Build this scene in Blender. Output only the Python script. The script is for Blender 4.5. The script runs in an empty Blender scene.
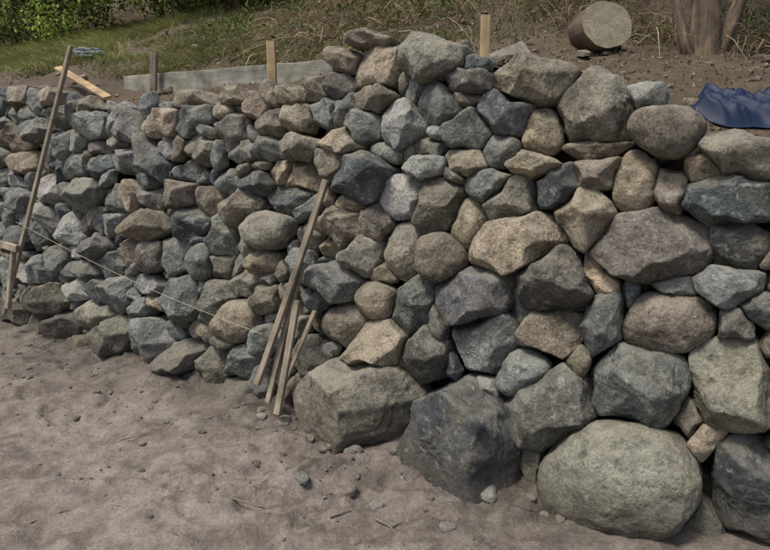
import bpy, bmesh, math
import numpy as np
from mathutils import Vector
rng = np.random.default_rng(7)
TAB = np.random.default_rng(1).random(65536)

# ---------------------------------------------------------------- noise
def vnoise(p):
    p = np.asarray(p, float); i = np.floor(p).astype(np.int64); f = p - i
    f = f*f*f*(f*(f*6-15)+10)
    def h(a, b, c):
        return TAB[((a*73856093) ^ (b*19349663) ^ (c*83492791)) & 65535]
    x, y, z = i[:, 0], i[:, 1], i[:, 2]; fx, fy, fz = f[:, 0], f[:, 1], f[:, 2]
    L = lambda a, b, t: a+(b-a)*t
    r = L(L(L(h(x,y,z), h(x+1,y,z), fx), L(h(x,y+1,z), h(x+1,y+1,z), fx), fy),
          L(L(h(x,y,z+1), h(x+1,y,z+1), fx), L(h(x,y+1,z+1), h(x+1,y+1,z+1), fx), fy), fz)
    return r*2-1
def fbm(p, o=4):
    p = np.asarray(p, float); a = 1; s = 0
    for k in range(o):
        s = s + a*vnoise(p*(2.03**k)+k*17.3); a *= .5
    return s
def n2(x, y, sc, o=3, off=0):
    x = np.asarray(x, float).ravel(); y = np.asarray(y, float).ravel()
    return fbm(np.stack([x*sc+off, y*sc+off*1.7, np.full_like(x, off+.37)], 1), o)
def sstep(a, b, x):
    t = np.clip((x-a)/(b-a), 0, 1); return t*t*(3-2*t)

# ---------------------------------------------------------------- mesh helpers
def mk(name, V, F, mat, col=None, seed=None, smooth=True, parent=None):
    V = np.asarray(V, np.float32); F = np.asarray(F, np.int32); k = F.shape[1]
    me = bpy.data.meshes.new(name)
    me.vertices.add(len(V)); me.vertices.foreach_set('co', V.ravel())
    me.loops.add(F.size); me.loops.foreach_set('vertex_index', F.ravel())
    me.polygons.add(len(F)); me.polygons.foreach_set('loop_start', np.arange(0, F.size, k, dtype=np.int32))
    me.update(calc_edges=True); me.validate()
    me.polygons.foreach_set('use_smooth', np.full(len(me.polygons), smooth))
    if col is not None:
        a = me.color_attributes.new('Col', 'FLOAT_COLOR', 'POINT')
        c = np.ones((len(V), 4), np.float32); c[:, :3] = col; a.data.foreach_set('color', c.ravel())
    if seed is not None:
        a = me.attributes.new('seed', 'FLOAT', 'POINT'); a.data.foreach_set('value', np.asarray(seed, np.float32))
    me.materials.append(mat)
    o = bpy.data.objects.new(name, me); bpy.context.scene.collection.objects.link(o)
    if parent: o.parent = parent
    return o
def empty(name):
    o = bpy.data.objects.new(name, None); bpy.context.scene.collection.objects.link(o); return o

# ---------------------------------------------------------------- camera + wall survey frame
F_PX = 600.0; PITCH = math.radians(12.7); CAM = np.array([0, 0, 1.5])
cp, sp = math.cos(PITCH), math.sin(PITCH)
def ray(px, py):
    x = (px-385)/F_PX; u = (275-py)/F_PX
    return np.array([x, cp+u*sp, -sp+u*cp])
P0 = np.array([-3.285, 4.91, 0]); Dv = np.array([4.718, -2.959, 0]); Dv /= np.linalg.norm(Dv)
Nh = np.array([Dv[1], -Dv[0], 0.])
if Nh @ (CAM-P0) < 0: Nh = -Nh
BAT = math.radians(8); Zv = np.array([0, 0, 1.])
Wv = -Nh*math.sin(BAT)+Zv*math.cos(BAT); Nf = Nh*math.cos(BAT)+Zv*math.sin(BAT)
def wall3(px, py, off=0.):
    r = ray(px, py); t = ((P0+Nf*off-CAM) @ Nf)/(r @ Nf); return CAM+r*t
def sw(px, py):
    p = wall3(px, py)-P0; return np.array([p @ Dv, p @ Wv])

# ---------------------------------------------------------------- materials
def newmat(name):
    m = bpy.data.materials.new(name); m.use_nodes = True; nt = m.node_tree; nt.nodes.clear()
    out = nt.nodes.new('ShaderNodeOutputMaterial'); b = nt.nodes.new('ShaderNodeBsdfPrincipled')
    nt.links.new(b.outputs[0], out.inputs[0]); b.inputs['Roughness'].default_value = .9
    b.inputs['Specular IOR Level'].default_value = .25
    return m, nt, b
class G:
    def __init__(s, nt): s.nt = nt
    def n(s, t, **k):
        x = s.nt.nodes.new(t)
        for a, v in k.items(): setattr(x, a, v)
        return x
    def l(s, a, b): s.nt.links.new(a, b)
    def noise(s, vec, sc, det=5, rough=.55, dist=0):
        x = s.n('ShaderNodeTexNoise'); x.inputs['Scale'].default_value = sc; x.inputs['Detail'].default_value = det
        x.inputs['Roughness'].default_value = rough; x.inputs['Distortion'].default_value = dist
        if vec is not None: s.l(vec, x.inputs['Vector'])
        return x.outputs['Fac']
    def mr(s, v, a, b, c, d):
        x = s.n('ShaderNodeMapRange'); s.l(v, x.inputs[0])
        for i, q in enumerate((a, b, c, d)): x.inputs[i+1].default_value = q
        return x.outputs[0]
    def mix(s, fac, a, b, mode='MIX'):
        x = s.n('ShaderNodeMix', data_type='RGBA', blend_type=mode)
        for v, i in ((fac, 0), (a, 6), (b, 7)):
            if isinstance(v, (int, float)): x.inputs[i].default_value = v
            elif isinstance(v, tuple): x.inputs[i].default_value = (*v, 1)
            else: s.l(v, x.inputs[i])
        return x.outputs[2]
    def math(s, op, a, b):
        x = s.n('ShaderNodeMath', operation=op)
        for v, i in ((a, 0), (b, 1)):
            if isinstance(v, (int, float)): x.inputs[i].default_value = v
            else: s.l(v, x.inputs[i])
        return x.outputs[0]
    def bump(s, h, bsdf, dist, st=1.):
        x = s.n('ShaderNodeBump'); x.inputs['Distance'].default_value = dist; x.inputs['Strength'].default_value = st
        s.l(h, x.inputs['Height']); s.l(x.outputs[0], bsdf.inputs['Normal'])

def mat_stone():
    m, nt, b = newmat('weathered_stone'); g = G(nt)
    tc = g.n('ShaderNodeTexCoord').outputs['Object']
    at = g.n('ShaderNodeAttribute', attribute_name='Col'); sd = g.n('ShaderNodeAttribute', attribute_name='seed')
    sc = g.n('ShaderNodeVectorMath', operation='ADD')
    cx = g.n('ShaderNodeCombineXYZ'); ss = g.math('MULTIPLY', sd.outputs['Fac'], 37.)
    for i in range(3): g.l(ss, cx.inputs[i])
    g.l(tc, sc.inputs[0]); g.l(cx.outputs[0], sc.inputs[1]); v = sc.outputs[0]
    A = g.noise(v, 7, 5, .68, .4); B = g.noise(v, 85, 3, .8); C = g.noise(v, 20, 5, .72, .6); Dn = g.noise(v, 3.5, 3, .6, 1.)
    c = g.mix(g.mr(Dn, .5, .68, 0, .45), at.outputs['Color'], (.24, .205, .14))
    c = g.mix(1., c, g.mr(A, .3, .7, .42, 1.5), 'MULTIPLY')
    c = g.mix(1., c, g.mr(B, .3, .7, .5, 1.5), 'MULTIPLY')
    c = g.mix(g.mr(C, .56, .65, 0, .6), c, (.40, .395, .35))
    c = g.mix(g.mr(C, .43, .36, 0, .65), c, (.05, .049, .043))
    geo = g.n('ShaderNodeNewGeometry'); sep = g.n('ShaderNodeSeparateXYZ'); g.l(geo.outputs['Normal'], sep.inputs[0])
    du = g.math('MULTIPLY', g.mr(sep.outputs[2], .4, .95, 0, .5), g.mr(A, .35, .6, .3, 1.))
    c = g.mix(du, c, (.31, .29, .235))
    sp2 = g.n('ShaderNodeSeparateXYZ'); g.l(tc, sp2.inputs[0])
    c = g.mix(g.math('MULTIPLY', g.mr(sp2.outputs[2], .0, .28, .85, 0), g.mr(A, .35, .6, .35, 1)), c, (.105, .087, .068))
    g.l(c, b.inputs['Base Color'])
    h = g.math('ADD', g.noise(v, 17, 7, .74, .3), g.math('MULTIPLY', B, .2))
    g.bump(h, b, .028, 1.); b.inputs['Roughness'].default_value = .78
    return m
def mat_soil(name, c1, c2, c3, bd=.03, sp=.3, damp=False):
    m, nt, b = newmat(name); g = G(nt)
    v = g.n('ShaderNodeTexCoord').outputs['Object']
    A = g.noise(v, 1.1, 5, .65, .3); B = g.noise(v, 8, 5, .72, 0); C = g.noise(v, 60, 4, .8)
    c = g.mix(g.mr(A, .42, .58, 0, 1), c1, c2)
    c = g.mix(g.mr(B, .48, .66, 0, .7), c, c3)
    c = g.mix(1., c, g.mr(C, .3, .7, 1-sp, 1+sp), 'MULTIPLY')
    c = g.mix(1., c, g.mr(B, .3, .5, .65, 1.06), 'MULTIPLY')
    if damp:   # the foot of the wall stays moist
        d = g.n('ShaderNodeVectorMath', operation='DOT_PRODUCT'); g.l(v, d.inputs[0]); d.inputs[1].default_value = tuple(Nh)
        q = g.math('ADD', g.math('SUBTRACT', d.outputs['Value'], float(P0 @ Nh)), g.math('MULTIPLY', g.math('SUBTRACT', A, .5), 1.8))
        c = g.mix(1., c, g.mr(q, 0., .7, .55, 1.), 'MULTIPLY')
    g.l(c, b.inputs['Base Color'])
    h = g.math('ADD', g.math('MULTIPLY', B, 1.), g.math('MULTIPLY', C, .4)); g.bump(h, b, bd, 1.)
    return m
def mat_leaf(name, trans=.35):
    m, nt, b = newmat(name); g = G(nt)
    at = g.n('ShaderNodeAttribute', attribute_name='Col'); g.l(at.outputs['Color'], b.inputs['Base Color'])
    b.inputs['Roughness'].default_value = .6
    if trans:
        tr = g.n('ShaderNodeBsdfTranslucent'); g.l(at.outputs['Color'], tr.inputs[0])
        ms = g.n('ShaderNodeMixShader'); ms.inputs[0].default_value = trans
        out = [n for n in nt.nodes if n.type == 'OUTPUT_MATERIAL'][0]
        g.l(b.outputs[0], ms.inputs[1]); g.l(tr.outputs[0], ms.inputs[2]); g.l(ms.outputs[0], out.inputs[0])
    return m
def mat_wood(name, c1, c2, sc=1.):
    m, nt, b = newmat(name); g = G(nt)
    at = g.n('ShaderNodeAttribute', attribute_name='uvw')
    mp = g.n('ShaderNodeMapping'); mp.inputs['Scale'].default_value = (60*sc, 60*sc, 2.5); g.l(at.outputs['Vector'], mp.inputs[0])
    A = g.noise(mp.outputs[0], 1, 5, .6, .6); B = g.noise(at.outputs['Vector'], 7, 5, .6)
    c = g.mix(g.mr(A, .35, .65, 0, 1), c1, c2); c = g.mix(1., c, g.mr(B, .3, .7, .5, 1.4), 'MULTIPLY')
    g.l(c, b.inputs['Base Color']); g.bump(A, b, .004, .7)
    return m
STONE = mat_stone()
SOIL = mat_soil('trodden_soil', (.148, .124, .104), (.215, .185, .160), (.275, .243, .212), .022, .3, True)
BANK = mat_soil('loose_bank_soil', (.125, .095, .066), (.17, .13, .09), (.10, .09, .052), .06, .45)
LEAF = mat_leaf('leaves'); STRAW = mat_leaf('dry_stems', .15)
WOOD = mat_wood('grey_timber', (.31, .265, .20), (.18, .152, .116))
WOODN = mat_wood('fresh_timber', (.46, .34, .20), (.33, .235, .135))
BOARD = mat_wood('formwork_board', (.30, .285, .24), (.20, .19, .16), .4)
BARK = mat_wood('bark', (.17, .13, .09), (.08, .062, .046), .35)

# ---------------------------------------------------------------- stones measured on the wall face (x,y,w,h,tilt,kind,round)
S = """
623 472 190 110 4 o 1|752 488 86 126 -15 d 0|466 434 134 104 18 d 0|360 398 142 90 8 o 0|545 404 98 84 -35 m 0|522 373 54 50 0 g 1
640 386 110 78 5 g 0|730 387 98 100 -25 o 0|580 360 22 30 0 t 1|551 332 68 50 5 t 0|603 322 40 74 15 g 0|664 322 106 66 3 b 1
736 326 36 28 0 m 0|762 308 44 32 20 g 0|482 348 76 70 -25 l 0|425 356 50 62 30 m 0|378 343 58 48 0 t 0|343 326 54 48 0 b 1
472 297 90 60 -12 g 0|414 304 42 56 10 g 0|378 299 40 42 0 t 1|331 281 62 44 3 g 0|552 282 74 66 0 m 0|515 242 100 60 -10 t 0
646 248 130 76 0 m 0|738 245 58 48 10 d 0|732 286 78 36 8 g 0|442 257 48 50 0 b 1|401 253 42 66 8 o 1|364 256 38 40 0 o 0
345 225 52 54 -35 b 0|585 217 52 58 -20 t 0|632 181 50 64 0 t 1|669 191 30 38 0 b 0|727 201 92 52 4 d 0|736 156 92 42 8 o 0
703 166 32 26 0 t 0|556 186 58 42 -30 d 0|596 174 48 30 -5 b 0|509 199 54 44 -30 o 0|466 223 38 56 10 t 1|437 203 54 58 25 b 0
403 196 42 48 0 l 0|362 178 54 56 0 d 0|376 222 28 32 0 b 0|487 186 42 32 0 g 0|594 109 84 76 0 o 0|666 132 78 50 10 b 1
592 150 80 22 -8 t 0|538 131 40 50 0 t 1|524 82 82 44 10 b 0|504 113 54 46 10 d 0|466 130 46 44 0 g 0|437 104 54 40 20 g 0
425 60 62 40 -5 o 0|399 125 42 54 0 l 0|377 64 54 46 -30 t 0|376 42 56 16 4 b 0|467 82 58 26 5 m 0|428 147 38 20 0 g 0
467 162 36 24 0 t 0|500 152 38 36 0 g 1|530 164 54 26 8 t 0|425 167 40 24 0 l 0|374 98 42 26 -10 b 0|364 127 32 34 0 g 0
343 60 34 22 0 b 0|337 84 30 24 0 m 0|343 141 40 24 15 t 0|322 112 26 30 0 g 0|648 96 38 22 0 l 0|330 165 32 28 0 b 0
268 231 58 42 -8 o 1|238 322 50 46 0 t 1|246 282 36 32 0 o 0|265 263 34 26 0 t 0|178 303 42 56 20 g 0|215 299 34 44 15 o 0
243 358 42 36 -30 g 0|211 366 32 42 10 o 0|180 358 52 34 -30 o 0|240 390 36 20 5 o 0|147 343 44 46 30 g 0|115 335 46 38 -15 o 0
93 315 44 34 0 o 1|66 326 32 32 0 m 0|80 342 20 14 0 t 0|50 300 42 40 10 b 0|20 310 32 26 0 m 0|147 224 50 34 10 b 0
190 222 38 36 -20 d 0|240 209 34 38 0 b 0|288 200 48 32 -15 d 0|297 177 46 32 12 t 0|174 256 36 44 10 g 0|200 263 24 40 0 g 1
128 250 30 30 0 b 0|152 257 28 34 0 m 1|146 180 30 22 0 d 0|187 171 30 22 0 g 0|203 150 32 26 -30 b 0|233 133 30 36 -30 m 0
248 153 28 26 -20 g 0|166 125 36 30 0 t 0|131 127 32 36 20 g 0|196 100 36 18 0 t 0|232 97 28 16 0 t 0|276 122 26 30 0 b 0
296 118 26 28 0 t 0|258 108 26 24 0 t 0|270 150 30 26 10 g 0|280 171 22 22 0 t 0|228 183 28 26 -20 g 0|308 236 34 26 0 m 0
300 262 30 24 0 g 0|266 298 28 28 0 b 0|308 362 46 42 0 o 0|270 340 30 34 10 g 0|248 245 20 28 0 o 0|222 240 26 38 15 g 0
220 267 24 30 10 b 0|110 265 26 28 -20 d 0|96 246 28 30 20 g 0|72 232 28 34 10 l 0|88 196 30 32 -25 g 0|114 200 32 28 30 g 0
60 258 28 30 -30 g 0|78 290 32 24 10 l 0|118 294 30 34 15 g 0|48 270 24 28 0 g 0|30 272 26 26 20 l 0|20 240 26 30 0 d 0
152 200 36 24 0 m 0|182 195 26 26 20 b 0|205 200 24 32 10 b 0|124 160 30 24 0 g 0|100 166 28 24 -30 d 0|75 165 26 30 20 g 0
48 190 26 28 -20 l 0|30 165 28 26 0 t 0|24 200 26 28 20 g 0|10 135 26 26 0 b 0|40 130 28 24 15 g 0|62 118 28 24 0 m 0
95 125 26 28 0 g 0|90 105 24 16 0 b 0|50 98 26 18 0 t 0|18 98 28 20 0 b 0|28 115 22 18 0 g 0|318 300 22 30 0 d 0
384 275 20 22 0 b 0|350 205 22 20 0 t 0|300 148 30 26 0 b 0|312 90 24 24 0 b 0|290 95 26 18 0 t 0|330 245 22 22 0 t 0
"""
KC = {'g': (.188, .200, .188), 'd': (.100, .115, .118), 'l': (.30, .305, .285), 'b': (.205, .178, .138), 't': (.315, .268, .195), 'o': (.215, .208, .165), 'm': (.155, .142, .125)}
kk = list(KC)
ST = []
for row in S.strip().replace('\n', '|').split('|'):
    x, y, w, h, an, k, rd = row.split(); x, y, w, h, an = map(float, (x, y, w, h, an))
    c = sw(x, y); J = np.stack([(sw(x+2, y)-sw(x-2, y))/4, (sw(x, y+2)-sw(x, y-2))/4], 1)
    a = math.radians(an); R = np.array([[math.cos(a), -math.sin(a)], [math.sin(a), math.cos(a)]])
    ST.append([c, J @ R @ np.diag([w/2, h/2]), k, int(rd)])
top_px = [(-60,84),(0,85),(50,84),(80,98),(130,104),(180,92),(240,90),(300,84),(330,58),(360,38),(400,36),(450,48),(500,58),(560,64),(610,76),(650,90),(700,126),(770,140)]
tp = np.array([sw(*p) for p in top_px])
ts = np.concatenate([[-6], tp[:, 0], [6.3, 9]]); tw = np.concatenate([[tp[0, 1]-.02], tp[:, 1], [1.5, 1.35]])
def topw(s): return np.interp(s, ts, tw)
for rad, tries in ((.15, 1500), (.12, 3000), (.10, 5000), (.08, 7000), (.062, 8000), (.045, 6000)):
    C = [q[0] for q in ST]; AI = [np.linalg.inv(q[1]) for q in ST]
    for _ in range(tries):
        s = rng.uniform(-5, 8.5); w = rng.uniform(0.0, 2.2)
        rr = rad*(1.25 if w < .5 and rad > .1 else 1.)
        if w > topw(s)-rr*.6: continue
        if 3.0 < s < 5.6 and rad > .1: continue
        a = rng.uniform(0, math.pi); e = rng.uniform(.45, .85); cc, sn = math.cos(a), math.sin(a)
        A = np.array([[cc, -sn], [sn, cc]]) @ np.diag([rr*1.3, rr*e]); Ai = np.linalg.inv(A)
        Cn = np.array(C); dl = np.array([s, w])-Cn; ds = np.hypot(*dl.T)
        near = ds < .75
        if near.any():
            u = dl[near]/ds[near][:, None]; An = np.array(AI)[near]
            rj = 1/np.linalg.norm(np.einsum('kij,kj->ki', An, u), axis=1); ri = 1/np.linalg.norm(u @ Ai.T, axis=1)
            if (ds[near] < .84*(ri+rj)).any(): continue
        C.append(np.array([s, w])); AI.append(Ai)
        k = rng.choice(kk, p=[.34, .16, .20, .10, .06, .08, .06] if s < 2.2 else [.22, .14, .12, .18, .12, .12, .10])
        ST.append([np.array([s, w]), A, k, int(rng.random() < .06)])
print('stones', len(ST))

ICO = {}
for lv in (3, 4, 5, 6):
    bm = bmesh.new(); bmesh.ops.create_icosphere(bm, subdivisions=lv, radius=1)
    bmesh.ops.delete(bm, geom=[v for v in bm.verts if v.co.z < -.5], context='VERTS')
    bm.verts.ensure_lookup_table()
    ICO[lv] = (np.array([v.co[:] for v in bm.verts]), np.array([[v.index for v in f.verts] for f in bm.faces])); bm.free()

def shape(dirs, Rf, depth, rnd, r):
    """split (faceted convex) or water-worn boulder in local (x,y,z=outward)."""
    cx = np.hypot(dirs[:, 0], dirs[:, 1]); th = np.arctan2(dirs[:, 1], dirs[:, 0])
    if rnd:
        p = 2.7; pl = []
        for k in range(5):
            a = r.uniform(0, 6.28); pl.append((np.array([math.cos(a), math.sin(a), r.uniform(.2, 1.4)]), r.uniform(.90, 1.03)))
        inv = cx**p+np.abs(dirs[:, 2])**p; rad = inv**(-1/p); p = 18; inv = rad**-p
    else:
        p = r.uniform(40, 90); pl = []
        inv = cx**p+(np.abs(dirs[:, 2])/1.05)**p
        t = r.normal(0, .32, 2); pl.append((np.array([t[0], t[1], 1]), r.uniform(.68, .86)))
        if r.random() < .65:
            t = r.normal(0, .7, 2); pl.append((np.array([t[0], t[1], 1]), r.uniform(.76, .93)))
        a0 = r.uniform(0, 6.28); K = r.integers(2, 6)
        for k in range(K):
            a = a0+k*6.283/K+r.normal(0, .4); nz = r.uniform(.3, 1.3)
            pl.append((np.array([math.cos(a), math.sin(a), nz]), r.uniform(.80, 1.05)))
        for k in range(3):
            a = r.uniform(0, 6.28); pl.append((np.array([math.cos(a), math.sin(a), r.uniform(.2, .5)]), r.uniform(.90, 1.02)))
    for n, d in pl:
        n = n/np.linalg.norm(n); inv = inv+np.clip(dirs @ n/d, 0, None)**p
    P = dirs*(inv**(-1/p))[:, None]
    q = np.hypot(P[:, 0], P[:, 1]); R = np.interp(th, *Rf, period=2*math.pi)
    return np.stack([np.cos(th)*q*R, np.sin(th)*q*R, P[:, 2]*depth], 1)

C = np.array([q[0] for q in ST]); A_ = np.array([q[1] for q in ST]); AI = np.linalg.inv(A_)
TH = np.linspace(-math.pi, math.pi, 180, endpoint=False); E = np.stack([np.cos(TH), np.sin(TH)], 1)
VV, FF, CC, SS = [], [], [], []; off = 0
for i, (c, A, k, rd) in enumerate(ST):
    r = np.random.default_rng(100+i)
    ie = E @ AI[i].T; pw = 2.3 if rd else 4.
    pp = 8. if rd else 40.
    sup = (1.07 if rd else 1.30)/np.power(np.abs(ie[:, 0])**pw+np.abs(ie[:, 1])**pw, 1/pw)
    inv = sup**-pp
    dl = C-c; ds = np.hypot(*dl.T); rad = math.sqrt(abs(np.linalg.det(A)))
    if not rd:
        for _ in range(r.integers(2, 5)):
            a = r.uniform(0, 6.28); n = np.array([math.cos(a), math.sin(a)]); h = 1/np.linalg.norm(AI[i] @ n)*r.uniform(1., 1.22)
            ca = E @ n; inv = inv+np.where(ca > .02, (h/np.clip(ca, .02, 1))**-pp, 0)
    for j in np.where((ds > 1e-6) & (ds < rad*2.2+.45))[0]:
        u = dl[j]/ds[j]; ri = 1/np.linalg.norm(AI[i] @ u); rj = 1/np.linalg.norm(AI[j] @ u)
        if ds[j] > 1.8*(ri+rj): continue
        t = ds[j]*ri/(ri+rj); p = c+u*t
        gi = AI[i].T @ AI[i] @ (p-c); gj = AI[j].T @ AI[j] @ (p-C[j])
        n = gi/np.linalg.norm(gi)-gj/np.linalg.norm(gj); n /= np.linalg.norm(n)
        h = max((p-c) @ n+.001, .01)
        ca = E @ n
        inv = inv+np.where(ca > .02, (h/np.clip(ca, .02, 1))**-pp, 0)
    R = inv**(-1/pp)*(1.05 if rd else 1.02)
    Rn = R*(1+.012*np.sin(3*TH+r.uniform(0, 6))*(1-rd)+.008*np.sin(5*TH+r.uniform(0, 6)))
    meanr = R.mean()
    depth = np.clip(meanr*(r.uniform(.8, 1.) if rd else r.uniform(.95, 1.35)), .06, .28)
    lv = 6 if rad > .12 else 5 if rad > .065 else 4
    if c[0] < -.3 or c[0] > 5.9: lv = min(lv, 4)
    D, Fc = ICO[lv]
    P = shape(D, (TH, Rn), depth, rd, r)
    sd = r.uniform(0, 50)
    nd = P/np.maximum(np.linalg.norm(P, axis=1), 1e-5)[:, None]
    q = P/meanr
    amp = .045 if rd else .018
    dsp = amp*vnoise(q*1.6+sd)+amp*.6*vnoise(q*3.7+sd*2)
    if not rd:
        st = vnoise(q*1.7+sd*3)*3; fl = np.floor(st); fr = st-fl; dsp += .045*(fl+np.clip((fr-.46)/.08, 0, 1))/2
    dsp += .013*vnoise(q*9+sd)+.009*vnoise(q*22+sd)
    P = P+nd*(dsp*meanr)[:, None]
    push = r.uniform(-.07, .02)-(0 if rd else .15*depth)+(.06 if rad > .2 else 0)
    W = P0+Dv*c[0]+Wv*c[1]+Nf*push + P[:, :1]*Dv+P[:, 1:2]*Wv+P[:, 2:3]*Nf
    col = np.array(KC[k])*r.uniform(.74, 1.3)*(1+r.normal(0, .018, 3))
    VV.append(W); FF.append(Fc+off); off += len(W); CC.append(np.tile(col, (len(W), 1))); SS.append(np.full(len(W), r.uniform(0, 1)))
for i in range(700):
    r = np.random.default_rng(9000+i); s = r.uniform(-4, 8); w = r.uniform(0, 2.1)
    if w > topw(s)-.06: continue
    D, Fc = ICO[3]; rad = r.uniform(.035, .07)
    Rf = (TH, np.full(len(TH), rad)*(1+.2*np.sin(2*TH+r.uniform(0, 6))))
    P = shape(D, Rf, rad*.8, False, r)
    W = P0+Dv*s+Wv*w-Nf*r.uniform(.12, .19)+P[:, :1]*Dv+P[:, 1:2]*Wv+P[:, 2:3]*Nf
    col = np.array(KC[r.choice(kk)])*.4  # packing stones tinted darker to imitate shade inside the gaps
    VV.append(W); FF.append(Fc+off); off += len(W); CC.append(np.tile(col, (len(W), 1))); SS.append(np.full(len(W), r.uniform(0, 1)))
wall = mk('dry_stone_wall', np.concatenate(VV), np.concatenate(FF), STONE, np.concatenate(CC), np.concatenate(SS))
print('wall verts', off)
CORE = mat_soil('gap_shade_core_earth', (.04, .032, .024), (.055, .043, .032), (.036, .029, .022), .05, .3)  # core earth with the shade of the deep gaps put into its colour
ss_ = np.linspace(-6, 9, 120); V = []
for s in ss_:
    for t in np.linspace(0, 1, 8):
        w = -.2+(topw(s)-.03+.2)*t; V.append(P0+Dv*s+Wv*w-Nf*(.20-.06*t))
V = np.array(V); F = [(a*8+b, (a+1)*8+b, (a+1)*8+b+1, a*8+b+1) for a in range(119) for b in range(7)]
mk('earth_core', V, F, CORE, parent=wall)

# ---------------------------------------------------------------- terrain behind
def bankz(s, q):
    s = np.asarray(s, float).ravel(); q = np.asarray(q, float).ravel()
    zc = topw(s)*math.cos(BAT); qc = zc*math.tan(BAT)+.15
    sm = np.mean([topw(s+d)*math.cos(BAT) for d in (-.8, -.4, 0, .4, .8)], axis=0)
    qr = np.maximum(q-qc, 0); k = sstep(.0, .8, qr); zc = zc*(1-k)+sm*k
    rt = sstep(3.2, 4.4, s)
    sl = .36*(1-rt)+.21*rt; L = 3.2*(1-rt)+2.9*rt
    z = zc-.04+sl*np.minimum(qr, L)+.8*np.maximum(qr-L, 0)*sstep(0, 1.2, qr-L)
    z = np.where(z > 9, 9+(z-9)*.15, z)
    z = z+sstep(0, .6, qr)*(.05*n2(s, q, 1.6, 4, 3)+.03*n2(s, q, 6, 3, 9))
    z = z+sstep(3, 6, qr)*.35*n2(s, q, .5, 3, 5)
    return z
def to3(s, q, z):
    s = np.asarray(s).ravel(); q = np.asarray(q).ravel()
    return P0+Dv*s[:, None]-Nh*q[:, None]+Zv*np.asarray(z).ravel()[:, None]
sg = np.concatenate([np.linspace(-60, -8, 14), np.arange(-7, 9, .06), np.linspace(10, 60, 14)])
qs = np.concatenate([np.array([0]), .02+np.arange(0, 6, .06), np.linspace(6.2, 14, 24), np.linspace(16, 80, 10)])
sm_, qm = np.meshgrid(sg, qs, indexing='ij')
zc = topw(sm_)*math.cos(BAT); qmm = qm+(zc*math.tan(BAT)+.12)
V = to3(sm_, qmm, bankz(sm_, qmm)); nq = len(qs)
ii, jj = np.meshgrid(np.arange(len(sg)-1), np.arange(nq-1), indexing='ij'); ii = ii.ravel(); jj = jj.ravel()
F = np.stack([ii*nq+jj, (ii+1)*nq+jj, (ii+1)*nq+jj+1, ii*nq+jj+1], 1)
mk('hillside_terrain', V, F, BANK)
def hit(px, py, maxd=40):
    r = ray(px, py); t = np.arange(2., maxd, .02); P = CAM+r*t[:, None]
    s = (P-P0) @ Dv; q = -((P-P0) @ Nh); zc = topw(s)*math.cos(BAT)
    ok = (q > zc*math.tan(BAT)+.15) & (P[:, 2] < bankz(s, q))
    k = np.argmax(ok) if ok.any() else -1
    return P[k], s[k], q[k]

# ---------------------------------------------------------------- ground
rp = np.random.default_rng(55)
PR = []
for t in range(10):
    x, y, a = rp.uniform(-3.2, .6), rp.uniform(1.6, 3.4), rp.uniform(0, 6.28)
    for k in range(5):
        PR.append((x+k*.42*math.cos(a)+(.09 if k % 2 else -.09)*-math.sin(a), y+k*.42*math.sin(a)+(.09 if k % 2 else -.09)*math.cos(a), a+rp.normal(0, .15)))
def gz(x, y):
    x = np.asarray(x, float).ravel(); y = np.asarray(y, float).ravel()
    near = np.exp(-((x/9)**2+((y-2)/9)**2))
    z = .035*n2(x, y, .8, 3, 2)+.022*n2(x, y, 4, 4, 6)*near
    rut = 1-np.abs(n2(x+.3*y, y*1.8, 2.2, 2, 11)); z = z-.028*np.clip(rut-.75, 0, 1)*4*near
    cl = 1-np.abs(n2(x, y, 9, 3, 14)); z = z-.011*np.clip(cl, 0, 1)*near+.004*n2(x, y, 24, 2, 8)*near
    for px, py, a in PR:
        m = (np.abs(x-px) < .25) & (np.abs(y-py) < .25)
        if m.any():
            dx, dy = x[m]-px, y[m]-py; u = dx*math.cos(a)+dy*math.sin(a); v = -dx*math.sin(a)+dy*math.cos(a)
            d = np.sqrt((u/.145)**2+(v/(.05+.012*np.sign(u)))**2)
            z[m] += -.018*(1-sstep(.75, 1.05, d))*(1+.25*np.sign(np.sin(u*210)))+.012*np.exp(-((d-1.25)/.22)**2)
    q = ((np.stack([x, y], 1)-P0[:2]) @ Nh[:2])
    return z+.05*np.exp(-np.maximum(q, 0)/.25)-.01
def grid(a, b, st, far):
    m = np.arange(a, b, st); o = np.geomspace(.1, far, 22); return np.concatenate([(a-o)[::-1], m, b+o])
gx = grid(-5.5, 2.5, .018, 250); gy = grid(.6, 6., .018, 250)
X, Y = np.meshgrid(gx, gy, indexing='ij'); V = np.stack([X.ravel(), Y.ravel(), gz(X, Y)], 1); ny = len(gy)
ii, jj = np.meshgrid(np.arange(len(gx)-1), np.arange(ny-1), indexing='ij'); ii = ii.ravel(); jj = jj.ravel()
mk('ground', V, np.stack([ii*ny+jj, (ii+1)*ny+jj, (ii+1)*ny+jj+1, ii*ny+jj+1], 1), SOIL)
def ghit(px, py):
    r = ray(px, py); p = CAM+r*(1.5/-r[2]); p[2] = gz(p[0], p[1])[0]; return p
def small_stone(pos, rad, r, fl=.6):
    D, Fc = ICO[4 if rad > .012 else 3]
    Rf = (TH, rad*(1+.2*np.sin(2*TH+r.uniform(0, 6))+.1*np.sin(3*TH+r.uniform(0, 6))))
    P = shape(D, Rf, rad*fl, False, r)
    return P+pos, Fc
VV, FF, CC, SS = [], [], [], []; off = 0
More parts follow.
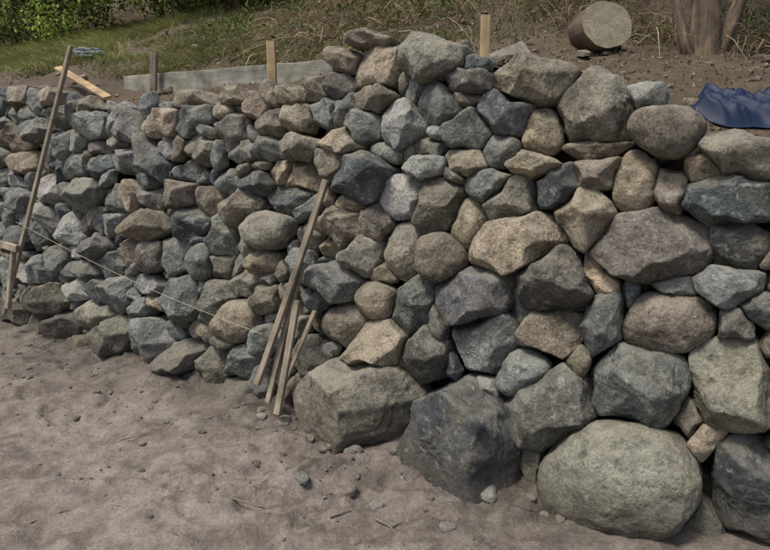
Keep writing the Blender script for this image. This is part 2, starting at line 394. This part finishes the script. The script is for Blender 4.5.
lst = [(302, 481, 9, 'g'), (349, 494, 9, 'b'), (353, 455, 9, 'g'), (376, 500, 7, 'l'), (455, 479, 14, 'd'), (489, 498, 11, 'l'), (489, 489, 6, 'd'), (447, 530, 8, 'l'), (285, 425, 8, 'l'), (262, 418, 5, 'l'), (380, 486, 5, 'b'), (405, 470, 6, 'm'),
       (200, 470, 4, 'b'), (140, 466, 4, 'b'), (310, 440, 6, 'o'), (330, 450, 5, 'b'), (430, 500, 4, 'b'), (358, 540, 5, 'b'), (455, 520, 5, 'b'), (395, 456, 7, 'm'), (90, 480, 3, 'b'), (560, 520, 6, 'b')]
for i, (x, y, sz, k) in enumerate(lst):
    p = ghit(x, y); r = np.random.default_rng(500+i); rad = sz/F_PX*p[1]*1.0
    W, Fc = small_stone(p+[0, 0, rad*.2], rad, r); VV.append(W); FF.append(Fc+off); off += len(W)
    CC.append(np.tile(np.array(KC[k])*2.0, (len(W), 1))); SS.append(np.full(len(W), r.random()))
NP_ = 1100
SPX = rng.uniform(-3, 6.5, NP_); SPQ = np.where(np.arange(NP_) < 850, .10+np.abs(rng.normal(0, .42, NP_)), rng.uniform(.2, 3.5, NP_))
pp_ = P0+Dv*SPX[:, None]+Nh*SPQ[:, None]; pp_[:, 2] = gz(pp_[:, 0], pp_[:, 1])
for i in range(NP_):
    r = np.random.default_rng(3000+i); p = pp_[i]; rad = min(.003+r.exponential(.0045), .03)
    W, Fc = small_stone(p+[0, 0, rad*.2], rad, r); VV.append(W); FF.append(Fc+off); off += len(W)
    CC.append(np.tile(np.array(KC[r.choice(kk)])*r.uniform(1., 2.), (len(W), 1))); SS.append(np.full(len(W), r.random()))
mk('gravel', np.concatenate(VV), np.concatenate(FF), STONE, np.concatenate(CC), np.concatenate(SS))

# ---------------------------------------------------------------- ribbons / leaves
def ribbons(base, dirv, length, width, droop, segs=4):
    n = len(base); t = np.linspace(0, 1, segs+1)
    side = np.cross(dirv, rng.normal(size=(n, 3))); side /= np.linalg.norm(side, axis=1)[:, None]
    P = base[:, None]+dirv[:, None]*(length[:, None, None]*t[None, :, None])+droop[:, None]*(length[:, None, None]*(t**2)[None, :, None])
    wd = width[:, None]*(1-.85*t**1.5)[None]
    Lf = P-side[:, None]*wd[..., None]; Rt = P+side[:, None]*wd[..., None]
    V = np.stack([Lf, Rt], 2).reshape(n, -1, 3); k = (segs+1)*2
    b = np.arange(segs)*2; q = np.stack([b, b+1, b+3, b+2], 1)
    F = (q[None]+(np.arange(n)*k)[:, None, None]).reshape(-1, 4)
    return V.reshape(-1, 3), F, np.repeat(np.arange(n), k)
def leaves(ctr, size, asp=.45, updir=None):
    n = len(ctr); a = rng.normal(size=(n, 3)); a[:, 2] -= .5
    a /= np.linalg.norm(a, axis=1)[:, None]
    up = rng.normal(size=(n, 3)); up[:, 2] += 1.2
    b = np.cross(a, up); b /= np.linalg.norm(b, axis=1)[:, None]; nn = np.cross(a, b)
    L = size[:, None]
    V = np.stack([ctr-a*L*.5, ctr-b*L*asp*.5+nn*L*.08, ctr+a*L*.5-nn*L*.1, ctr+b*L*asp*.5+nn*L*.08], 1).reshape(-1, 3)
    return V, np.arange(4*n).reshape(n, 4), np.repeat(np.arange(n), 4)
def pal(n, cols, w=None, j=.2):
    c = np.array(cols)[rng.choice(len(cols), n, p=w)]
    return c*rng.uniform(1-j, 1+j, (n, 1))*(1+rng.normal(0, .05, (n, 3)))
def on_bank(s, q):
    return to3(s, q, bankz(s, q))
# grass
n = 90000
s = rng.uniform(-6, 3.9, n); q = rng.uniform(.75, 4.2, n)
den = sstep(-.35, .3, n2(s, q, 1.3, 3, 21)+.15)*sstep(.7, 1.2, q)*(1-.75*sstep(1.8, 3.4, s))
kx = rng.random(n) < den; s, q = s[kx], q[kx]; n = len(s)
B = on_bank(s, q); d = rng.normal(0, .5, (n, 3)); d[:, 2] = 1; d /= np.linalg.norm(d, axis=1)[:, None]
dr = rng.normal(0, .4, (n, 3)); dr[:, 2] = -.4; dr += Nh*.25
Vg, Fg, ix = ribbons(B, d, rng.uniform(.05, .19, n), rng.uniform(.002, .0042, n), dr, 3)
cg = pal(n, [(.12, .155, .04), (.20, .23, .06), (.08, .10, .03), (.30, .28, .12), (.24, .19, .10)], [.28, .24, .16, .20, .12])
pt = n2(s, q, 1.6, 3, 41)[:, None]; cg = cg*(1+.55*pt)
mk('grass', Vg, Fg, LEAF, cg[ix])
# dry bracken and stems on the bank
n = 60000
s = rng.uniform(-1, 8, n); q = rng.uniform(.9, 5.5, n)
den = np.where(s < 3.6, sstep(.9, 2.4, s+.5*q-.6)*sstep(.8, 1.3, q), sstep(1.9, 2.7, q))*np.clip(.6+.8*n2(s, q, 1.5, 3, 31), 0.05, 1)
kx = rng.random(n) < den; s, q = s[kx], q[kx]; n = len(s)
B = on_bank(s, q); B[:, 2] += rng.uniform(0, .15, n)
d = rng.normal(0, .8, (n, 3)); d[:, 2] = np.abs(d[:, 2])*.8+.2; d += Nh*.35; d /= np.linalg.norm(d, axis=1)[:, None]
dr = rng.normal(0, .35, (n, 3)); dr[:, 2] = -1.; dr += Nh*.3
Vg, Fg, ix = ribbons(B, d, rng.uniform(.1, .5, n), rng.uniform(.0014, .0042, n), dr, 4)
cg = pal(n, [(.27, .20, .12), (.17, .12, .07), (.40, .32, .21), (.07, .052, .035), (.11, .13, .04)], [.27, .25, .15, .18, .15], .3)
mk('dry_brush', Vg, Fg, STRAW, cg[ix])
# low leafy undergrowth among brush
n = 34000
s = rng.uniform(.3, 9, n); q = rng.uniform(1.2, 7, n)
den = np.where(s < 3.6, sstep(1.0, 2.0, q), sstep(2.2, 3.1, q))*np.clip(n2(s, q, 1.3, 3, 51)*1.4+.35, 0, 1)
kx = rng.random(n) < den; s, q = s[kx], q[kx]; n = len(s)
B = on_bank(s, q); B[:, 2] += rng.uniform(0, .3, n)
Vg, Fg, ix = leaves(B, rng.uniform(.025, .07, n))
cg = pal(n, [(.05, .085, .022), (.09, .13, .035), (.035, .05, .018), (.18, .13, .06)], [.35, .3, .15, .2], .3)
mk('undergrowth_foliage', Vg, Fg, LEAF, cg[ix])
n = 8000
s = rng.uniform(1.2, 8, n); q = rng.uniform(.35, 3.4, n); B = on_bank(s, q); B[:, 2] += .008
Vg, Fg, ix = leaves(B, rng.uniform(.01, .035, n))
mk('leaf_litter', Vg, Fg, STRAW, pal(n, [(.22, .15, .085), (.30, .23, .14), (.12, .085, .055), (.08, .10, .03)], None, .3)[ix])
VV, FF, CC, SS = [], [], [], []; off = 0
s = rng.uniform(-1, 8, 500); q = rng.uniform(.35, 2.6, 500); B = on_bank(s, q)
for i in range(500):
    r = np.random.default_rng(7000+i); rad = min(.008+r.exponential(.012), .06)
    W, Fc = small_stone(B[i]+[0, 0, rad*.15], rad, r); VV.append(W); FF.append(Fc+off); off += len(W)
    CC.append(np.tile(np.array((.20, .155, .11))*r.uniform(.6, 1.4), (len(W), 1))); SS.append(np.full(len(W), r.random()))
mk('loose_rubble', np.concatenate(VV), np.concatenate(FF), STONE, np.concatenate(CC), np.concatenate(SS))

# ---------------------------------------------------------------- tubes, beams
def uvw_attr(o, uvw):
    a = o.data.attributes.new('uvw', 'FLOAT_VECTOR', 'POINT'); a.data.foreach_set('vector', np.asarray(uvw, np.float32).ravel())
def tube(name, pts, rads, mat, parent=None, seg=14, rough=.06, cap=True, sub=6):
    pts = np.array(pts, float); t0 = np.arange(len(pts)); t = np.linspace(0, len(pts)-1, (len(pts)-1)*sub+1)
    P = np.stack([np.interp(t, t0, pts[:, k]) for k in range(3)], 1)
    for _ in range(2 if len(pts) > 2 else 0): P[1:-1] = (P[:-2]+2*P[1:-1]+P[2:])/4
    R = np.interp(t, t0, rads); V = []; U = []; L = 0
    for i, p in enumerate(P):
        tg = P[min(i+1, len(P)-1)]-P[max(i-1, 0)]; tg /= np.linalg.norm(tg)
        a = np.cross(tg, [0.13, .97, .2]); a /= np.linalg.norm(a); b = np.cross(tg, a)
        if i: L += np.linalg.norm(P[i]-P[i-1])
        for k in range(seg):
            an = 2*math.pi*k/seg; e = a*math.cos(an)+b*math.sin(an)
            V.append(p+e*R[i]*(1+rough*float(TAB[(k*31+(i//2)*17) % 999]-.5)*2)); U.append((math.cos(an)*.15+.3, math.sin(an)*.15+.7, L))
    m = len(P); F = [(i*seg+k, i*seg+(k+1) % seg, (i+1)*seg+(k+1) % seg, (i+1)*seg+k) for i in range(m-1) for k in range(seg)]
    o = mk(name, V, F, mat, parent=parent); uvw_attr(o, U); return o
def beam(name, p1, p2, w, t, mat, facing=None, parent=None, bend=.0, seed=0):
    p1 = np.array(p1, float); p2 = np.array(p2, float); ax = p2-p1; L = np.linalg.norm(ax); ax /= L
    f = Nf if facing is None else np.array(facing, float); sd = np.cross(ax, f); sd /= np.linalg.norm(sd); f = np.cross(sd, ax)
    c = .12*min(w, t); hw, ht = w/2, t/2; r = np.random.default_rng(seed)
    prof = [(-hw+c, -ht), (hw-c, -ht), (hw, -ht+c), (hw, ht-c), (hw-c, ht), (-hw+c, ht), (-hw, ht-c), (-hw, -ht+c)]
    N = 14; V = []; U = []; o1 = r.uniform(0, 9)
    for i in range(N+1):
        u = i/N; bx = bend*math.sin(math.pi*u); e = 1+.02*r.normal() if 0 < i < N else 1
        for x, y in prof:
            V.append(p1+ax*L*u+sd*(x*e+bx)+f*(y*e+bx*.4)); U.append((x+o1, y+o1, L*u))
    F = [(i*8+k, i*8+(k+1) % 8, (i+1)*8+(k+1) % 8, (i+1)*8+k) for i in range(N) for k in range(8)]
    for b in (0, N*8):
        F += [(b, b+1, b+2, b+3), (b, b+3, b+4, b+7), (b+4, b+5, b+6, b+7)]
    o = mk(name, V, F, mat, smooth=False, parent=parent); uvw_attr(o, U); return o
def px_w(px, depth): return px/F_PX*depth
a = wall3(326, 180, .14); b_ = wall3(257, 384, .24)
tb = empty('leaning_timber_battens')
beam('batten_1', b_, a, .036, .024, WOOD, parent=tb, bend=.008, seed=1)
beam('batten_2', wall3(268, 402, .20), wall3(303, 262, .15), .034, .022, WOOD, parent=tb, bend=-.008, seed=2)
beam('batten_3', wall3(277, 414, .24), wall3(297, 300, .17), .040, .02, WOOD, parent=tb, bend=.004, seed=3)
beam('batten_4', wall3(281, 392, .22), wall3(315, 311, .15), .022, .02, WOOD, parent=tb, seed=4)
pf = empty('timber_batter_frame')
beam('post', wall3(4, 314, .22), wall3(71, 46, .12), .034, .026, WOOD, parent=pf, seed=6)
beam('brace', wall3(8, 308, .4), wall3(14, 246, .4), .04, .03, WOOD, parent=pf, seed=7)
beam('cross_piece', wall3(-30, 235, .42), wall3(18, 249, .42), .05, .03, WOOD, parent=pf, seed=8)
def stake(name, px, py0, py1, wpx, mat, back=.0, lean=0, pre=False):
    p = wall3(px, py0, -back); d = p[1]; w = px_w(wpx, d)
    up = (py0-py1)/F_PX*d*.97
    beam(name, p-[0, 0, .15], p+[lean, 0, up], w, w*.7, mat, facing=(0, -1, 0), seed=int(px))
stake('wooden_stake', 273, 94, 45, 8, WOODN, .12)
stake('wooden_stake', 484, 70, 20, 9, WOODN, .15)
stake('wooden_stake', 151, 96, 55, 6, WOOD, .35, .05)
beam('formwork_board', wall3(126, 88, -.42), wall3(334, 74, -.42), .17, .03, BOARD, facing=Nh, seed=12)
beam('timber_plank', wall3(58, 68, -.2), wall3(108, 98, -.05), .06, .02, WOODN, facing=(0, -.5, 1), seed=13)
beam('timber_plank', wall3(488, 64, -.35), wall3(526, 49, -.5), .09, .03, BOARD, facing=(0, -1, .6), seed=14)
def blob(name, c, dims, mat, col, seed=1, rot=0, nz=.12):
    D, Fc = ICO[5]
    P = np.sign(D)*np.abs(D)**.7*np.array(dims)
    P = P*(1+nz*vnoise(D*2.2+seed)[:, None]+nz*.5*vnoise(D*6+seed)[:, None])
    return mk(name, P+c, Fc, mat, np.tile(col, (len(P), 1)), np.zeros(len(P)))
p, _, _ = hit(92, 58); mB, nt, bb = newmat('woven_sack'); g = G(nt)
g.l(g.mix(g.mr(g.noise(None, 9, 5), .35, .65, 0, 1), (.27, .29, .30), (.17, .19, .20)), bb.inputs['Base Color'])
blob('cement_sack', p+[0, 0, .04], (.15, .10, .055), mB, (.3, .3, .3), 4, nz=.3)
mS, nt, bb = newmat('string'); bb.inputs['Base Color'].default_value = (.45, .42, .28, 1)
sp_ = [wall3(16+(262-16)*t, 222+(334-222)*t+6*math.sin(math.pi*t), .26) for t in np.linspace(0, 1, 14)]
tube('string_line', sp_, [.0013]*14, mS, seg=6, rough=0, sub=2)
# log
p, _, _ = hit(600, 53); rl = px_w(28, p[1])*.9
lg = empty('log'); ctr = p+np.array([0, 0, rl*.88])
axis = np.array([.20, -.96, .14]); axis /= np.linalg.norm(axis); a = np.cross(axis, [0, 0, 1]); a /= np.linalg.norm(a); b2 = np.cross(a, axis)
SG = 48; prof = [(-.12, .96), (-.11, 1.), (0., 1), (.05, 1.0), (.065, .975)]; V = []; U = []
def lrad(an): return rl*(1+.03*math.sin(2*an+1)+.015*math.sin(5*an+2)+.012*math.sin(11*an))
for (z, k) in prof:
    for j in range(SG):
        an = j/SG*6.2832; e = a*math.cos(an)+b2*math.sin(an)*.87
        V.append(ctr+axis*z+e*lrad(an)*k); U.append((math.cos(an)*.2, math.sin(an)*.2, z))
F = [(i*SG+k, i*SG+(k+1) % SG, (i+1)*SG+(k+1) % SG, (i+1)*SG+k) for i in range(4) for k in range(SG)]
uvw_attr(mk('bark', V, F, BARK, parent=lg), U)
mE, nt, bb = newmat('sawn_end'); g = G(nt); at = g.n('ShaderNodeAttribute', attribute_name='uvw')
N1 = g.noise(at.outputs['Vector'], 2.2, 6, .7); N2 = g.noise(at.outputs['Vector'], 14, 4, .7)
c = g.mix(g.mr(N1, .4, .6, 0, 1), (.29, .25, .17), (.42, .37, .27))
c = g.mix(1., c, g.mr(N2, .3, .7, .7, 1.25), 'MULTIPLY'); g.l(c, bb.inputs['Base Color']); g.bump(N2, bb, .01, .6)
for z, nm in ((.066, 'sawn_face'), (-.121, 'back_face')):
    V = []; U = []; NR = 10
    for i in range(NR+1):
        for j in range(SG):
            an = j/SG*6.2832; rr = lrad(an)*.975*(i/NR); e = a*math.cos(an)+b2*math.sin(an)*.87
            V.append(ctr+axis*(z)+e*rr); U.append((math.cos(an)*i/NR, math.sin(an)*i/NR, 0))
    F = [(i*SG+k, i*SG+(k+1) % SG, (i+1)*SG+(k+1) % SG, (i+1)*SG+k) for i in range(NR) for k in range(SG)]
    uvw_attr(mk(nm, V, F, mE, parent=lg), U)
# blue tarp
p, ts0, tq0 = hit(750, 124)
mT, nt, bb = newmat('blue_tarpaulin'); bb.inputs['Base Color'].default_value = (.012, .022, .055, 1); bb.inputs['Roughness'].default_value = .55
NU, NV = 150, 60; uu, vv = np.meshgrid(np.linspace(-.21, .9, NU), np.linspace(-.09, .19, NV), indexing='ij')
ur, vr = uu.ravel(), vv.ravel()
s_ = ts0+ur+.02*np.sin(vr*30); q_ = tq0+vr+.03*np.sin(ur*11)+.02*np.sin(ur*23)
fold = 1-np.abs(n2(s_*1.2+q_*2.2, q_*1.0-s_*.4, 5., 3, 71)); h = .06*np.clip(fold, 0, 1)**2+.015*n2(s_, q_, 14, 2, 73)+.03
edge = np.minimum(np.minimum((uu+.21), (.9-uu)), np.minimum((vv+.09), (.19-vv))).ravel(); h = h*sstep(0, .05, edge)+.012
V = to3(s_, q_, bankz(s_, q_)+h)
ii, jj = np.meshgrid(np.arange(NU-1), np.arange(NV-1), indexing='ij'); ii = ii.ravel(); jj = jj.ravel()
mk('blue_tarpaulin', V, np.stack([ii*NV+jj, (ii+1)*NV+jj, (ii+1)*NV+jj+1, ii*NV+jj+1], 1), mT)
tw_ = empty('fallen_twigs')
for i, pts in enumerate([[(376, 518), (390, 528), (404, 549)], [(392, 530), (402, 524)], [(30, 520), (70, 512)], [(230, 505), (262, 512), (280, 508)], [(330, 520), (352, 512)], [(120, 438), (150, 430)]]):
    P = [ghit(*q)+np.array([0, 0, .010]) for q in pts]
    tube('twig_%d' % (i+1), P, list(np.linspace(.0045, .002, len(P))), WOOD, parent=tw_, seg=6, sub=4)
n = 500; s = rng.uniform(-2, 6, n); q = rng.uniform(.2, 3.2, n); B = P0+Dv*s[:, None]+Nh*q[:, None]; B[:, 2] = gz(B[:, 0], B[:, 1])+.006
d = rng.normal(0, 1, (n, 3)); d[:, 2] = .04; d /= np.linalg.norm(d, axis=1)[:, None]; dr = rng.normal(0, .15, (n, 3)); dr[:, 2] = -.03
Vg, Fg, ix = ribbons(B, d, rng.uniform(.02, .09, n), rng.uniform(.001, .0022, n), dr, 3)
mk('straw_scraps', Vg, Fg, STRAW, pal(n, [(.36, .29, .19), (.22, .16, .10), (.12, .09, .06)], None, .3)[ix])

# ---------------------------------------------------------------- trees
def tree(name, base, trunk, limbs, crowns, nleaf, lsize, cols, w=None):
    t = empty(name)
    tube('trunk', [np.array(base)+np.array(q[:3]) for q in trunk], [q[3] for q in trunk], BARK, parent=t, seg=18, rough=.09)
    for i, L in enumerate(limbs):
        tube('limb_%d' % (i+1), [np.array(base)+np.array(q[:3]) for q in L], [q[3] for q in L], BARK, parent=t, seg=10)
    C = []
    for c in crowns:
        nc = max(6, int(26*c[3]**1.5)); cc = rng.normal(size=(nc, 3)); cc /= np.linalg.norm(cc, axis=1)[:, None]
        cc *= (rng.uniform(.25, 1, nc)**.6)[:, None]*c[3]*np.array([1, 1, .7]); C.append(np.array(base)+np.array(c[:3])+cc)
    C = np.concatenate(C); k = rng.integers(0, len(C), nleaf)
    P = C[k]+rng.normal(0, .16, (nleaf, 3))*np.array([1, 1, .6])
    V, F, ix = leaves(P, rng.uniform(.6, 1.3, nleaf)*lsize, .5)
    br = rng.uniform(.4, 1.7, len(C))[k][:, None]
    mk('crown', V, F, LEAF, (pal(nleaf, cols, w, .25)*br)[ix], parent=t)
GR = [(.06, .10, .022), (.10, .15, .03), (.17, .21, .04), (.035, .06, .018)]
p, _, _ = hit(704, 49)
tree('tree', p, [(0, 0, -.2, .15), (0, .0, .05, .10), (-.02, .02, .45, .078), (.0, .05, 1.2, .07), (.1, .1, 2.4, .05), (.15, .2, 3.6, .03)],
     [[(.08, 0, -.05, .08), (.2, .02, .25, .045), (.36, .04, .8, .038), (.6, .1, 1.8, .03), (.9, .2, 2.8, .015)],
      [(-.05, 0, -.1, .06), (-.14, -.03, .02, .04), (-.2, .1, .4, .022), (-.3, .15, 1.1, .015)],
      [(0, .05, 1.6, .05), (-.4, .2, 2.3, .03), (-.8, .3, 2.9, .012)]],
     [(.1, .2, 3.4, 1.1), (.9, .3, 2.9, .8), (-.8, .4, 2.9, .8)], 6000, .07, GR)
def veg(s, q): 
    z = bankz([s], [q])[0]; return to3([s], [q], [z])[0]
LG = [(.11, .16, .03), (.22, .27, .05), (.05, .08, .022), (.34, .36, .08), (.025, .04, .014)]
for i, (s, q, h, r) in enumerate([(-2.4, 3.9, 1.7, 1.0), (-1.0, 4.1, 1.7, 1.0), (.3, 4.6, 1.8, 1.0), (-4.2, 3.3, 1.5, 1.1), (-6.5, 3.8, 1.8, 1.3), (-3.5, 6.5, 2.2, 1.4), (-1.2, 7.2, 2.2, 1.5), (2.0, 6.5, 2., 1.3), (-9, 4, 2, 1.6)]):
    b0 = veg(s, q); k = rng.uniform(-.2, .2, 4)
    tree('broadleaf_tree', b0, [(0, 0, -.2, .08), (k[0], 0, h*.35, .06), (k[1], k[2], h*.8, .035), (k[3], k[2], h*1.25, .015)],
         [[(k[0], 0, h*.3, .04), (-.35, -.2, h*.6, .025), (-.7, -.3, h*.8, .01)], [(k[0], 0, h*.4, .04), (.35, -.2, h*.65, .025), (.7, -.1, h*.9, .01)]],
         [(0, 0, h*.8, r), (-.5*r, -.4*r, h*.35, r*.7), (.5*r, -.4*r, h*.3, r*.7)], 9000, .07, LG, [.28, .26, .22, .12, .12])
n = 30000
s = rng.uniform(-14, 14, n); q = rng.uniform(5, 13, n); B = on_bank(s, q); B[:, 2] += np.abs(rng.normal(0, .5, n))*(1+n2(s, q, .8, 2, 61))
V, F, ix = leaves(B, rng.uniform(.08, .2, n), .5)
mk('hill_foliage', V, F, LEAF, pal(n, [(.04, .065, .02), (.07, .10, .025), (.025, .038, .014), (.12, .10, .05)], None, .35)[ix])

# ---------------------------------------------------------------- light, world, camera
w = bpy.data.worlds.new('World'); bpy.context.scene.world = w; w.use_nodes = True
nt = w.node_tree; bg = nt.nodes['Background']; sk = nt.nodes.new('ShaderNodeTexSky'); sk.sky_type = 'NISHITA'; sk.sun_disc = False
sun_dir = Vector((-.42, -.28, 1.0)).normalized()
el = math.asin(sun_dir.z); az = math.atan2(sun_dir.x, sun_dir.y)
sk.sun_elevation = el; sk.sun_rotation = az; sk.air_density = 1.; sk.dust_density = 4.; sk.ozone_density = 1
nt.links.new(sk.outputs[0], bg.inputs[0]); bg.inputs[1].default_value = .135
sl = bpy.data.lights.new('sun', 'SUN'); sl.energy = 3.2; sl.angle = math.radians(14); sl.color = (1, .95, .86)
so = bpy.data.objects.new('sun', sl); bpy.context.scene.collection.objects.link(so); so.rotation_euler = sun_dir.to_track_quat('Z', 'Y').to_euler()
cd = bpy.data.cameras.new('camera'); co = bpy.data.objects.new('camera', cd); bpy.context.scene.collection.objects.link(co)
co.location = CAM; co.rotation_euler = (math.radians(90)-PITCH, 0, 0); cd.lens = F_PX/770*36; cd.sensor_width = 36; cd.clip_end = 1000; cd.clip_start = .05
bpy.context.scene.camera = co
vs = bpy.context.scene.view_settings; vs.view_transform = 'Standard'; vs.look = 'None'; vs.exposure = 0
